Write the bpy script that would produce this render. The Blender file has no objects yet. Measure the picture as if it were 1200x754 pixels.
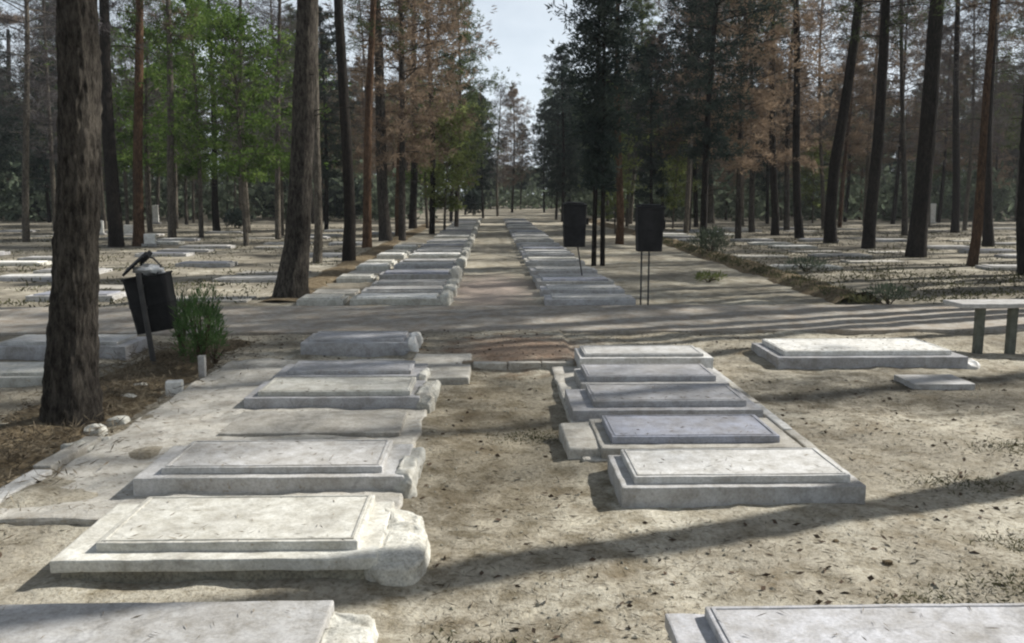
import bpy, bmesh, math, random
import numpy as np
from mathutils import Vector, Matrix, noise

random.seed(11)
RNG = np.random.default_rng(5)
scene = bpy.context.scene
COL = scene.collection

# ------------------------------------------------------------------ camera
F = 1039.0; HC = 1.75
PITCH = math.atan(149 / F); YAW = math.atan(25 / F)
cam_d = bpy.data.cameras.new('camera'); cam = bpy.data.objects.new('camera', cam_d); COL.objects.link(cam)
cam_d.sensor_width = 36; cam_d.lens = 36 * F / 1200
cam_d.clip_start = 0.05; cam_d.clip_end = 2000
cam.location = (0, 0, HC)
cam.rotation_euler = (math.pi / 2 - PITCH, 0, -YAW)
scene.camera = cam


def ray(px, py):
    u = (px - 600) / F; v = (377 - py) / F
    fy = math.cos(PITCH) + v * math.sin(PITCH); fz = -math.sin(PITCH) + v * math.cos(PITCH)
    c, s = math.cos(YAW), math.sin(YAW)
    return Vector((u * c + fy * s, -u * s + fy * c, fz))


def G(px, py, z=0.0):
    d = ray(px, py); t = (z - HC) / d.z
    return Vector((d.x * t, d.y * t, z))


def at_depth(px, py, Y):
    d = ray(px, py); t = Y / d.y
    return Vector((d.x * t, Y, HC + d.z * t))


# ------------------------------------------------------------------ helpers
def tag(o, label=None, cat=None, group=None, kind=None):
    if label: o['label'] = label
    if cat: o['category'] = cat
    if group: o['group'] = group
    if kind: o['kind'] = kind
    return o


def thing(name, label, cat, loc=(0, 0, 0), rz=0.0, group=None):
    o = bpy.data.objects.new(name, None); COL.objects.link(o)
    o.location = loc; o.rotation_euler = (0, 0, rz); o.empty_display_size = 0.1
    return tag(o, label, cat, group)


def join_mesh(a, b):
    bm = bmesh.new(); bm.from_mesh(a); bm.from_mesh(b)
    bm.to_mesh(a); bm.free(); bpy.data.meshes.remove(b); return a


def link_mesh(name, me, mat, parent=None, smooth=False):
    o = bpy.data.objects.new(name, me); COL.objects.link(o)
    if mat: me.materials.append(mat)
    if smooth:
        me.polygons.foreach_set('use_smooth', [True] * len(me.polygons))
    if parent is not None: o.parent = parent
    return o


def obj(name, bm, mat, parent=None, smooth=False):
    me = bpy.data.meshes.new(name); bm.normal_update(); bm.to_mesh(me); bm.free()
    return link_mesh(name, me, mat, parent, smooth)


def copy_tree(o, parent=None):
    c = o.copy(); COL.objects.link(c); c.parent = parent
    for ch in list(o.children): copy_tree(ch, c)
    return c


def stone_box(bm, x0, x1, y0, y1, z0, z1, bevel=0.012, jit=0.003, cell=0.12, freq=6.0, seed=0.0, rot=0.0, taper=0.0):
    """cut stone: subdivided box, rounded arrises, slight wear."""
    b = bmesh.new()
    bmesh.ops.create_cube(b, size=1.0)
    dx, dy, dz = x1 - x0, y1 - y0, z1 - z0
    for v in b.verts:
        k = 1 - taper * (0.5 + v.co.z)
        v.co = Vector((v.co.x * dx * k, v.co.y * dy * k, v.co.z * dz))
    for ax, L in ((0, dx), (1, dy), (2, dz)):
        n = max(0, int(L / cell) - 1)
        if n:
            es = [e for e in b.edges if abs((e.verts[0].co - e.verts[1].co)[ax]) > 0.6 * L * (1 - taper)]
            bmesh.ops.subdivide_edges(b, edges=es, cuts=n, use_grid_fill=True)
    b.normal_update()
    sharp = [e for e in b.edges if len(e.link_faces) == 2 and e.calc_face_angle() > 0.7]
    if bevel > 0:
        bmesh.ops.bevel(b, geom=sharp, offset=bevel, segments=2, affect='EDGES', profile=0.6)
    c = Vector(((x0 + x1) / 2, (y0 + y1) / 2, (z0 + z1) / 2)); M = Matrix.Rotation(rot, 3, 'Z')
    off = Vector((seed * 7.3, seed * 3.1, seed))
    for v in b.verts:
        p = M @ v.co + c
        n = noise.noise_vector(p * freq + off) * jit + noise.noise_vector(p * freq * 3.7 + off) * jit * 0.45
        v.co = p + n
    me = bpy.data.meshes.new('tmp'); b.to_mesh(me); b.free(); bm.from_mesh(me); bpy.data.meshes.remove(me)


def boulder(bm, x0, x1, y0, y1, z0, z1, jit=0.02, seed=0.0, sq=0.42):
    """weathered block: a rounded box pushed about by noise"""
    b = bmesh.new(); bmesh.ops.create_icosphere(b, subdivisions=5, radius=1.0)
    off = Vector((seed * 5.1, seed, -seed))
    for v in b.verts:
        q = Vector([math.copysign(abs(c) ** sq, c) for c in v.co])
        p = Vector(((x0 + x1) / 2 + q.x * (x1 - x0) / 2, (y0 + y1) / 2 + q.y * (y1 - y0) / 2, (z0 + z1) / 2 + q.z * (z1 - z0) / 2))
        v.co = p + noise.noise_vector(p * 6 + off) * jit * 1.5 + noise.noise_vector(p * 17 + off) * jit * 0.6 + noise.noise_vector(p * 45 + off) * jit * 0.22
    me = bpy.data.meshes.new('tmp'); b.to_mesh(me); b.free(); bm.from_mesh(me); bpy.data.meshes.remove(me)


def tube(bm, pts, rads, n=8, cap=True):
    rings = []
    for i, p in enumerate(pts):
        p = Vector(p)
        a = Vector(pts[max(0, i - 1)]); c = Vector(pts[min(len(pts) - 1, i + 1)])
        t = (c - a).normalized()
        s = t.cross(Vector((0.13, 0.97, 0.2))).normalized(); q = t.cross(s)
        rings.append([bm.verts.new(p + (s * math.cos(2 * math.pi * k / n) + q * math.sin(2 * math.pi * k / n)) * rads[i]) for k in range(n)])
    for a, b in zip(rings, rings[1:]):
        for k in range(n):
            bm.faces.new((a[k], a[(k + 1) % n], b[(k + 1) % n], b[k]))
    if cap:
        bm.faces.new(rings[0]); bm.faces.new(list(reversed(rings[-1])))


def box(bm, x0, x1, y0, y1, z0, z1, M=None, bevel=0.0):
    r = bmesh.ops.create_cube(bm, size=1.0)
    for v in r['verts']:
        v.co = Vector(((x0 + x1) / 2 + v.co.x * (x1 - x0), (y0 + y1) / 2 + v.co.y * (y1 - y0), (z0 + z1) / 2 + v.co.z * (z1 - z0)))
    if bevel:
        es = list({e for v in r['verts'] for e in v.link_edges})
        rr = bmesh.ops.bevel(bm, geom=es, offset=bevel, segments=2, affect='EDGES', profile=0.7)
        vs = list({v for f in rr['faces'] for v in f.verts} | {v for v in r['verts'] if v.is_valid})
    else:
        vs = r['verts']
    if M is not None:
        for v in vs: v.co = M @ v.co


# ------------------------------------------------------------------ materials
def ramp(N, stops):
    r = N.new('ShaderNodeValToRGB')
    e = r.color_ramp.elements
    e[0].position, e[0].color = stops[0][0], (*stops[0][1], 1)
    e[1].position, e[1].color = stops[-1][0], (*stops[-1][1], 1)
    for p, c in stops[1:-1]:
        k = e.new(p); k.color = (*c, 1)
    return r


def noise_node(N, L, vec, scale, detail=5, rough=0.6, stretch=None):
    n = N.new('ShaderNodeTexNoise'); n.inputs['Scale'].default_value = scale
    n.inputs['Detail'].default_value = detail; n.inputs['Roughness'].default_value = rough
    if stretch:
        m = N.new('ShaderNodeMapping'); m.inputs['Scale'].default_value = stretch
        L.new(vec, m.inputs['Vector']); vec = m.outputs['Vector']
    L.new(vec, n.inputs['Vector'])
    return n.outputs['Fac']


def mixc(N, L, fac, a, b, mode='MIX'):
    m = N.new('ShaderNodeMix'); m.data_type = 'RGBA'; m.blend_type = mode
    for sock, val in ((0, fac), (6, a), (7, b)):
        if isinstance(val, (int, float)): m.inputs[sock].default_value = val
        elif isinstance(val, tuple): m.inputs[sock].default_value = (*val, 1)
        else: L.new(val, m.inputs[sock])
    return m.outputs[2]


def base_mat(name, rough=0.9, spec=0.25):
    m = bpy.data.materials.new(name); m.use_nodes = True
    N, L = m.node_tree.nodes, m.node_tree.links
    b = N['Principled BSDF']; b.inputs['Roughness'].default_value = rough
    b.inputs['Specular IOR Level'].default_value = spec
    tc = N.new('ShaderNodeTexCoord'); oi = N.new('ShaderNodeObjectInfo')
    va = N.new('ShaderNodeVectorMath'); va.operation = 'ADD'
    cm = N.new('ShaderNodeVectorMath'); cm.operation = 'SCALE'; cm.inputs[3].default_value = 37.0
    cb = N.new('ShaderNodeCombineXYZ'); L.new(oi.outputs['Random'], cb.inputs[0]); L.new(oi.outputs['Random'], cb.inputs[1])
    L.new(cb.outputs[0], cm.inputs[0]); L.new(tc.outputs['Object'], va.inputs[0]); L.new(cm.outputs[0], va.inputs[1])
    return m, N, L, b, va.outputs[0], oi


def bump(N, L, b, h, strength, dist=0.02, prev=None):
    u = N.new('ShaderNodeBump'); u.inputs['Strength'].default_value = strength; u.inputs['Distance'].default_value = dist
    L.new(h, u.inputs['Height'])
    if prev is not None: L.new(prev, u.inputs['Normal'])
    L.new(u.outputs[0], b.inputs['Normal']); return u.outputs[0]


def stone(name, c, rough=0.7, stain=(0.22, 0.2, 0.165), amount=0.55, speck=0.12, spec=0.3, bstr=0.35, crack=0.84):
    m, N, L, b, v, oi = base_mat(name, rough, spec)
    n1 = noise_node(N, L, v, 3.2, 8, 0.62)
    r1 = ramp(N, [(0.42, (0, 0, 0)), (0.7, (1, 1, 1))]); L.new(n1, r1.inputs[0])
    mul = N.new('ShaderNodeMath'); mul.operation = 'MULTIPLY'; mul.inputs[1].default_value = amount
    L.new(r1.outputs[0], mul.inputs[0])
    c1 = mixc(N, L, mul.outputs[0], c, stain)
    n2 = noise_node(N, L, v, 70, 4, 0.7)
    r2 = ramp(N, [(0.3, (1 - speck * 2.2,) * 3), (0.55, (1, 1, 1)), (0.75, (1 + speck,) * 3)]); L.new(n2, r2.inputs[0])
    c2 = mixc(N, L, 1.0, c1, r2.outputs[0], 'MULTIPLY')
    n3 = noise_node(N, L, v, 11, 6, 0.7)
    r3 = ramp(N, [(0.35, (0.74, 0.72, 0.68)), (0.6, (1.05, 1.05, 1.05))]); L.new(n3, r3.inputs[0])
    c3 = mixc(N, L, 1.0, c2, r3.outputs[0], 'MULTIPLY')
    # scattered blown soil and needles lodged on the stone
    n4 = noise_node(N, L, v, 26, 3, 0.8, (1, 2.2, 1))
    r4 = ramp(N, [(0.62, (0, 0, 0)), (0.72, (0.75, 0.75, 0.75))]); L.new(n4, r4.inputs[0])
    c4 = mixc(N, L, r4.outputs[0], c3, (0.24, 0.2, 0.14))
    dn = N.new('ShaderNodeTexNoise'); dn.inputs['Scale'].default_value = 5; dn.inputs['Detail'].default_value = 6; L.new(v, dn.inputs['Vector'])
    dm = N.new('ShaderNodeVectorMath'); dm.operation = 'MULTIPLY_ADD'; dm.inputs[1].default_value = (0.35, 0.35, 0.35); L.new(dn.outputs['Color'], dm.inputs[0]); L.new(v, dm.inputs[2])
    vo = N.new('ShaderNodeTexVoronoi'); vo.feature = 'DISTANCE_TO_EDGE'; vo.inputs['Scale'].default_value = 0.8; L.new(dm.outputs[0], vo.inputs['Vector'])
    rc = ramp(N, [(0.004, (crack, crack, crack)), (0.011, (1, 1, 1))]); L.new(vo.outputs['Distance'], rc.inputs[0])
    c4 = mixc(N, L, 1.0, c4, rc.outputs[0], 'MULTIPLY')
    hv = N.new('ShaderNodeHueSaturation'); L.new(c4, hv.inputs['Color'])
    mr = N.new('ShaderNodeMapRange'); mr.inputs[3].default_value = 0.82; mr.inputs[4].default_value = 1.12
    L.new(oi.outputs['Random'], mr.inputs[0]); L.new(mr.outputs[0], hv.inputs['Value'])
    L.new(hv.outputs[0], b.inputs['Base Color'])
    p = bump(N, L, b, n3, bstr, 0.012)
    bump(N, L, b, n2, bstr * 0.8, 0.004, p)
    return m


M = {}
M['cream'] = stone('cream_stone', (0.58, 0.57, 0.51), amount=0.5)
M['pale'] = stone('pale_stone', (0.56, 0.555, 0.53), amount=0.4)
M['grey'] = stone('grey_stone', (0.45, 0.445, 0.43))
M['lilac'] = stone('lilac_stone', (0.44, 0.44, 0.45), 0.5)
M['blue'] = stone('blue_grey_stone', (0.33, 0.345, 0.40), 0.4, spec=0.4)
M['concrete'] = stone('concrete', (0.45, 0.43, 0.38), 0.92, amount=0.55, bstr=0.8)
M['masonry'] = stone('rough_masonry', (0.40, 0.38, 0.30), 0.95, amount=0.6, speck=0.25, bstr=1.0)
M['rubble'] = stone('rubble_stone', (0.54, 0.53, 0.47), 0.95, amount=0.4, speck=0.2, bstr=0.8, crack=1.0)
M['path'] = stone('path_concrete', (0.37, 0.345, 0.3), 0.95, amount=0.75, stain=(0.24, 0.18, 0.12), bstr=0.6)
M['white'] = stone('white_stone', (0.78, 0.77, 0.72), amount=0.15)


def ground_mat():
    m, N, L, b, v, oi = base_mat('ground_soil', 0.97, 0.1)
    n1 = noise_node(N, L, v, 0.55, 6, 0.6)
    r1 = ramp(N, [(0.3, (0.22, 0.2, 0.16)), (0.47, (0.34, 0.312, 0.25)), (0.68, (0.52, 0.49, 0.405))]); L.new(n1, r1.inputs[0])
    n2 = noise_node(N, L, v, 4.5, 8, 0.7)
    r2 = ramp(N, [(0.36, (0.62, 0.59, 0.53)), (0.55, (1, 1, 1)), (0.72, (1.16, 1.14, 1.08))]); L.new(n2, r2.inputs[0])
    c = mixc(N, L, 1.0, r1.outputs[0], r2.outputs[0], 'MULTIPLY')
    n3 = noise_node(N, L, v, 42, 5, 0.75)
    r3 = ramp(N, [(0.32, (0.5, 0.46, 0.38)), (0.5, (1, 1, 1)), (0.72, (1.22, 1.2, 1.15))]); L.new(n3, r3.inputs[0])
    c = mixc(N, L, 1.0, c, r3.outputs[0], 'MULTIPLY')
    n4 = noise_node(N, L, v, 1.7, 7, 0.72)
    r4 = ramp(N, [(0.53, (0, 0, 0)), (0.68, (0.85, 0.85, 0.85))]); L.new(n4, r4.inputs[0])
    c = mixc(N, L, r4.outputs[0], c, (0.17, 0.135, 0.085))
    # trodden darker soil in the aisle; painted shade before the large grave
    tco = N.new('ShaderNodeTexCoord')
    def patch(c, cx, cy, rx, ry, colr, amt):
        mp = N.new('ShaderNodeMapping'); mp.vector_type = 'TEXTURE'; mp.inputs['Location'].default_value = (cx, cy, 0); mp.inputs['Scale'].default_value = (rx, ry, 1000)
        L.new(tco.outputs['Object'], mp.inputs['Vector'])
        ln = N.new('ShaderNodeVectorMath'); ln.operation = 'LENGTH'; L.new(mp.outputs[0], ln.inputs[0])
        ad = N.new('ShaderNodeMath'); ad.operation = 'MULTIPLY_ADD'; ad.inputs[1].default_value = 2.2; L.new(n2, ad.inputs[0]); L.new(ln.outputs['Value'], ad.inputs[2])
        r = N.new('ShaderNodeMapRange'); r.inputs[1].default_value = 1.7; r.inputs[2].default_value = 2.5; r.inputs[3].default_value = amt; r.inputs[4].default_value = 0.0
        L.new(ad.outputs[0], r.inputs[0]); return mixc(N, L, r.outputs[0], c, colr)
    dk = mixc(N, L, 1.0, c, (0.6, 0.575, 0.53), 'MULTIPLY')
    c = patch(c, 0.1, 6.6, 0.75, 2.9, dk, 0.95)
    dk = mixc(N, L, 1.0, c, (0.5, 0.5, 0.5), 'MULTIPLY')
    c = patch(c, 4.2, 7.8, 2.2, 0.8, dk, 0.95)  # shadowed ground before the large grave, darkened in the soil colour
    c = patch(c, -0.05, 16.5, 0.75, 2.6, (0.50, 0.40, 0.33), 0.8)
    c = patch(c, 0.4, 9.7, 0.85, 0.9, (0.27, 0.185, 0.13), 0.8)
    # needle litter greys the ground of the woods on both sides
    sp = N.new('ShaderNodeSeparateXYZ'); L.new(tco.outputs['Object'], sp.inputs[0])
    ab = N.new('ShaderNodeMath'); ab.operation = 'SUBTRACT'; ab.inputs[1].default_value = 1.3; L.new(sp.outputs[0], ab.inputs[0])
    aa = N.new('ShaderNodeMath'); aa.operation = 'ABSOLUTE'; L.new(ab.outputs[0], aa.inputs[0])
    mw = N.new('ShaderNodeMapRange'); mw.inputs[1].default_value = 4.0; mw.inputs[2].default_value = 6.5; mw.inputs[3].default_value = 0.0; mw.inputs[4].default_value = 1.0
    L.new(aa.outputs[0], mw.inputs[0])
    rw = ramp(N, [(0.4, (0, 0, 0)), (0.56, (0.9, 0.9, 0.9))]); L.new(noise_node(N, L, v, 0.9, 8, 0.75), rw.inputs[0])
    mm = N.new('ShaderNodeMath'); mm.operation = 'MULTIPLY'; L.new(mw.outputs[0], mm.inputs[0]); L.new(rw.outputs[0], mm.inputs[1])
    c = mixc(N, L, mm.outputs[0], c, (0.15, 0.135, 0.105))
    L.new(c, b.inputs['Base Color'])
    p = bump(N, L, b, n2, 0.8, 0.05)
    p = bump(N, L, b, n3, 0.8, 0.012, p)
    n5 = noise_node(N, L, v, 150, 2, 0.6)
    bump(N, L, b, n5, 0.5, 0.004, p)
    return m


M['ground'] = ground_mat()


def soil_mat():
    m, N, L, b, v, oi = base_mat('dark_soil', 0.97, 0.1)
    n = noise_node(N, L, v, 9, 8, 0.75)
    r = ramp(N, [(0.3, (0.06, 0.045, 0.025)), (0.5, (0.15, 0.115, 0.07)), (0.68, (0.29, 0.24, 0.155))]); L.new(n, r.inputs[0])
    L.new(r.outputs[0], b.inputs['Base Color'])
    bump(N, L, b, n, 1.0, 0.05); return m


M['soil'] = soil_mat()


def bark_mat(name, c0, c1, moss=None):
    m, N, L, b, v, oi = base_mat(name, 0.95, 0.1)
    n1 = noise_node(N, L, v, 24, 10, 0.78, (1, 1, 0.3))
    r1 = ramp(N, [(0.4, c0), (0.66, c1)]); L.new(n1, r1.inputs[0])
    n2 = noise_node(N, L, v, 2.2, 5, 0.6, (1, 1, 0.5))
    r2 = ramp(N, [(0.35, (0.7, 0.68, 0.66)), (0.65, (1.15, 1.12, 1.05))]); L.new(n2, r2.inputs[0])
    c = mixc(N, L, 1.0, r1.outputs[0], r2.outputs[0], 'MULTIPLY')
    L.new(c, b.inputs['Base Color'])
    bump(N, L, b, n1, 1.0, 0.05); return m


M['bark'] = bark_mat('pine_bark', (0.017, 0.015, 0.013), (0.115, 0.104, 0.09))
M['bark_grey'] = bark_mat('grey_bark', (0.04, 0.036, 0.03), (0.2, 0.18, 0.15))
M['bark_red'] = bark_mat('red_bark', (0.035, 0.021, 0.013), (0.17, 0.105, 0.065))
M['bark_dark'] = bark_mat('dark_bark', (0.009, 0.008, 0.007), (0.042, 0.036, 0.03))


def leaf_mat(name, ca, cb, cc, trans=0.35, scale=0.9):
    m = bpy.data.materials.new(name); m.use_nodes = True
    N, L = m.node_tree.nodes, m.node_tree.links
    N.remove(N['Principled BSDF'])
    out = N['Material Output']
    tc = N.new('ShaderNodeTexCoord'); oi = N.new('ShaderNodeObjectInfo')
    n = noise_node(N, L, tc.outputs['Object'], scale, 4, 0.7)
    r = ramp(N, [(0.33, ca), (0.5, cb), (0.68, cc)]); L.new(n, r.inputs[0])
    hv = N.new('ShaderNodeHueSaturation'); L.new(r.outputs[0], hv.inputs['Color'])
    mr = N.new('ShaderNodeMapRange'); mr.inputs[3].default_value = 0.7; mr.inputs[4].default_value = 1.3
    L.new(oi.outputs['Random'], mr.inputs[0]); L.new(mr.outputs[0], hv.inputs['Value'])
    d = N.new('ShaderNodeBsdfDiffuse'); t = N.new('ShaderNodeBsdfTranslucent'); mx = N.new('ShaderNodeMixShader')
    L.new(hv.outputs[0], d.inputs[0]); L.new(hv.outputs[0], t.inputs[0]); mx.inputs[0].default_value = trans
    L.new(d.outputs[0], mx.inputs[1]); L.new(t.outputs[0], mx.inputs[2]); L.new(mx.outputs[0], out.inputs[0])
    return m


M['needle_green'] = leaf_mat('pine_needles', (0.028, 0.042, 0.018), (0.07, 0.095, 0.036), (0.14, 0.165, 0.06))
M['needle_dark'] = leaf_mat('dark_needles', (0.018, 0.027, 0.024), (0.038, 0.053, 0.045), (0.07, 0.085, 0.065), 0.25)
M['needle_brown'] = leaf_mat('dead_needles', (0.085, 0.066, 0.05), (0.185, 0.138, 0.097), (0.32, 0.24, 0.165))
M['needle_grey'] = leaf_mat('bare_twigs', (0.05, 0.045, 0.046), (0.1, 0.09, 0.09), (0.16, 0.145, 0.14), 0.1)
M['leaf_bright'] = leaf_mat('bright_leaves', (0.04, 0.075, 0.018), (0.11, 0.185, 0.04), (0.24, 0.32, 0.09), 0.55)
M['leaf_olive'] = leaf_mat('olive_leaves', (0.07, 0.09, 0.03), (0.15, 0.18, 0.06), (0.26, 0.29, 0.11), 0.45)
M['leaf_sage'] = leaf_mat('sage_leaves', (0.05, 0.065, 0.045), (0.1, 0.125, 0.085), (0.18, 0.205, 0.14), 0.3, 4)
M['shrub'] = leaf_mat('shrub_leaves', (0.045, 0.09, 0.03), (0.095, 0.17, 0.06), (0.17, 0.26, 0.1), 0.45, 6)
M['dry'] = leaf_mat('dry_litter', (0.08, 0.065, 0.045), (0.17, 0.14, 0.1), (0.3, 0.255, 0.18), 0.1, 3)
M['drygreen'] = leaf_mat('dry_green_tufts', (0.03, 0.035, 0.018), (0.07, 0.072, 0.036), (0.15, 0.14, 0.075), 0.2, 3)


def plain(name, c, rough=0.5, spec=0.4, metal=0.0, var=0.3, sc=12):
    m, N, L, b, v, oi = base_mat(name, rough, spec)
    b.inputs['Metallic'].default_value = metal
    n = noise_node(N, L, v, sc, 6, 0.7)
    r = ramp(N, [(0.35, tuple(x * (1 - var) for x in c)), (0.65, tuple(x * (1 + var) for x in c))]); L.new(n, r.inputs[0])
    L.new(r.outputs[0], b.inputs['Base Color']); bump(N, L, b, n, 0.15, 0.004); return m


M['bin'] = plain('black_bin_paint', (0.013, 0.013, 0.013), 0.7, 0.2, var=0.6, sc=5)
M['pole'] = plain('weathered_dark_metal', (0.035, 0.034, 0.032), 0.6, 0.4)
M['bag'] = plain('pale_plastic_bag', (0.62, 0.62, 0.6), 0.4, 0.4)
M['post'] = plain('bench_post', (0.10, 0.105, 0.085), 0.85, 0.2)
M['twig'] = plain('dark_twigs', (0.07, 0.05, 0.035), 0.95, 0.1)

# ------------------------------------------------------------------ world and sun
w = bpy.data.worlds.new('World'); scene.world = w; w.use_nodes = True
N, L = w.node_tree.nodes, w.node_tree.links
SUN_EL = math.radians(39); SUN_AZ = math.atan2(0.94, 0.34)
sky = N.new('ShaderNodeTexSky'); sky.sky_type = 'NISHITA'; sky.sun_disc = False
sky.sun_elevation = SUN_EL; sky.sun_rotation = SUN_AZ; sky.air_density = 1.0; sky.dust_density = 2.0; sky.ozone_density = 1.5
tc = N.new('ShaderNodeTexCoord')
cn = N.new('ShaderNodeTexNoise'); cn.inputs['Scale'].default_value = 2.6; cn.inputs['Detail'].default_value = 8; cn.inputs['Roughness'].default_value = 0.6
mp = N.new('ShaderNodeMapping'); mp.inputs['Scale'].default_value = (1, 1, 2.6)
L.new(tc.outputs['Generated'], mp.inputs['Vector']); L.new(mp.outputs[0], cn.inputs['Vector'])
cr = N.new('ShaderNodeValToRGB'); cr.color_ramp.elements[0].position = 0.40; cr.color_ramp.elements[1].position = 0.62
L.new(cn.outputs['Fac'], cr.inputs[0])
mx = N.new('ShaderNodeMix'); mx.data_type = 'RGBA'; mx.inputs[7].default_value = (9.0, 9.6, 10.2, 1)
mf = N.new('ShaderNodeMath'); mf.operation = 'MULTIPLY'; mf.inputs[1].default_value = 0.8
L.new(cr.outputs[0], mf.inputs[0]); L.new(mf.outputs[0], mx.inputs[0]); L.new(sky.outputs[0], mx.inputs[6])
bg = N['Background']; bg.inputs['Strength'].default_value = 0.05
sx = N.new('ShaderNodeSeparateXYZ'); L.new(tc.outputs['Generated'], sx.inputs[0])
hz = N.new('ShaderNodeMapRange'); hz.inputs[1].default_value = 0.0; hz.inputs[2].default_value = 0.42; hz.inputs[3].default_value = 0.85; hz.inputs[4].default_value = 0.0
L.new(sx.outputs[2], hz.inputs[0])
m2 = N.new('ShaderNodeMix'); m2.data_type = 'RGBA'; m2.inputs[7].default_value = (15.0, 16.6, 18.2, 1)
L.new(hz.outputs[0], m2.inputs[0]); L.new(mx.outputs[2], m2.inputs[6])
L.new(m2.outputs[2], bg.inputs['Color'])

sd = bpy.data.lights.new('sun', 'SUN'); sd.energy = 5.0; sd.angle = math.radians(0.8); sd.color = (1.0, 0.97, 0.925)
so = bpy.data.objects.new('sun', sd); COL.objects.link(so)
dirv = Vector((math.sin(SUN_AZ) * math.cos(SUN_EL), math.cos(SUN_AZ) * math.cos(SUN_EL), math.sin(SUN_EL)))
so.rotation_euler = dirv.to_track_quat('Z', 'Y').to_euler()
scene.view_settings.view_transform = 'Standard'; scene.view_settings.look = 'None'
scene.view_settings.gamma = 1.0; scene.view_settings.exposure = 0.58; scene.view_settings.use_curve_mapping = False
scene.cycles.max_bounces = 5; scene.cycles.diffuse_bounces = 3; scene.cycles.glossy_bounces = 2
scene.cycles.transmission_bounces = 2; scene.cycles.transparent_max_bounces = 4
scene.cycles.filter_width = 2.2


# ------------------------------------------------------------------ ground
BOXES = [(-2.42, -0.64, 2.42, 3.42), (-1.99, -0.35, 3.84, 4.59), (-2.07, -0.45, 4.98, 5.66), (-2.72, -0.52, 4.6, 9.2), (-0.8, -0.2, 8.05, 9.3), (-2.06, -0.78, 9.5, 10.2),
         (0.68, 2.32, 2.42, 3.27), (0.74, 2.14, 4.82, 5.46), (0.6, 2.19, 5.56, 8.72), (0.48, 0.7, 5.6, 6.36), (0.86, 2.16, 8.42, 9.0), (2.9, 5.05, 8.75, 9.68), (-0.18, 0.85, 8.7, 8.8)]


def gh(x, y):
    a = 0.024 + 0.01 * min(1.0, abs(x) / 6)
    n = noise.noise(Vector((x * 1.3, y * 1.3, 0))) * a * 1.2 + noise.noise(Vector((x * 5, y * 5, 3))) * a * 0.55 + noise.noise(Vector((x * 14, y * 14, 7))) * a * 0.3
    n -= 0.012
    if y < 11 and -3 < x < 5.2:
        m = 9.0
        for (a0, a1, b0, b1) in BOXES:
            dx = max(a0 - x, 0, x - a1); dy = max(b0 - y, 0, y - b1); m = min(m, math.hypot(dx, dy))
        if m < 0.5: n += 0.03 * math.exp(-m / 0.11) * (0.6 + 1.3 * noise.noise(Vector((x * 2.3, y * 2.3, 11))))
    if -0.9 < x < 0.9 and 8.72 < y < 11.2: n += 0.05      # soil banked behind the low kerb
    return n


def spaced(a, b, s, lo, hi, g):
    out = list(np.arange(a, b, s)); st = s; v = out[-1]
    while v < hi: st *= g; v += st; out.append(v)
    st = s; v = a; pre = []
    while v > lo: st *= g; v -= st; pre.append(v)
    return list(reversed(pre)) + out


xs = spaced(-5.5, 6.5, 0.06, -700, 700, 1.16)
ys = spaced(1.6, 13.0, 0.06, -150, 900, 1.10)
nx, ny = len(xs), len(ys)
verts = [(x, y, gh(x, y)) for y in ys for x in xs]
faces = [(j * nx + i, j * nx + i + 1, (j + 1) * nx + i + 1, (j + 1) * nx + i) for j in range(ny - 1) for i in range(nx - 1)]
me = bpy.data.meshes.new('ground'); me.from_pydata(verts, [], faces)
gr = link_mesh('ground', me, M['ground'], smooth=True); tag(gr, kind='structure')


def slab_structure(name, mat, x0, x1, y0, y1, z0, z1, jit=0.01, bevel=0.02, cell=0.25, seed=0.0, freq=3.0):
    bm = bmesh.new(); stone_box(bm, x0, x1, y0, y1, z0, z1, bevel, jit, cell, freq, seed)
    return tag(obj(name, bm, mat), kind='structure')


slab_structure('path', M['path'], -40, 45, 11.15, 13.75, -0.2, 0.03, 0.02, 0.02, 0.3, 1, 2.0)
slab_structure('pavement_left', M['concrete'], -2.72, -0.52, 4.60, 9.20, -0.2, 0.035, 0.03, 0.02, 0.1, 2, 2.5)
slab_structure('pavement_right', M['concrete'], 0.60, 2.10, 5.56, 8.72, -0.2, 0.045, 0.02, 0.02, 0.1, 3, 3)
slab_structure('pavement_corner', M['concrete'], -0.80, -0.20, 8.05, 9.30, -0.2, 0.075, 0.012, 0.02, 0.1, 4)


def strip(name, mat, pts, w, h, seed):
    """irregular low bank of soil along a polyline"""
    bm = bmesh.new(); rows = []
    n = 10
    P = [Vector(p) for p in pts]
    seglen = sum((b - a).length for a, b in zip(P, P[1:])); steps = int(seglen / 0.15)
    for i in range(steps + 1):
        t = i / steps * (len(P) - 1); k = min(int(t), len(P) - 2); f = t - k
        c = P[k].lerp(P[k + 1], f); d = (P[k + 1] - P[k]).normalized(); s = Vector((d.y, -d.x, 0))
        ww = w * (1 + 0.45 * noise.noise(Vector((i * 0.12, seed, 0))))
        row = []
        for j in range(n + 1):
            q = j / n * 2 - 1
            p = c + s * q * ww
            z = h * (1 - q * q) * (1 + 0.9 * noise.noise(Vector((p.x * 3, p.y * 3, seed)))) - 0.03 * q * q - 0.004
            row.append(bm.verts.new((p.x, p.y, z)))
        rows.append(row)
    for a, b in zip(rows, rows[1:]):
        for j in range(n): bm.faces.new((a[j], a[j + 1], b[j + 1], b[j]))
    return tag(obj(name, bm, mat, smooth=True), kind='structure')


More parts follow.
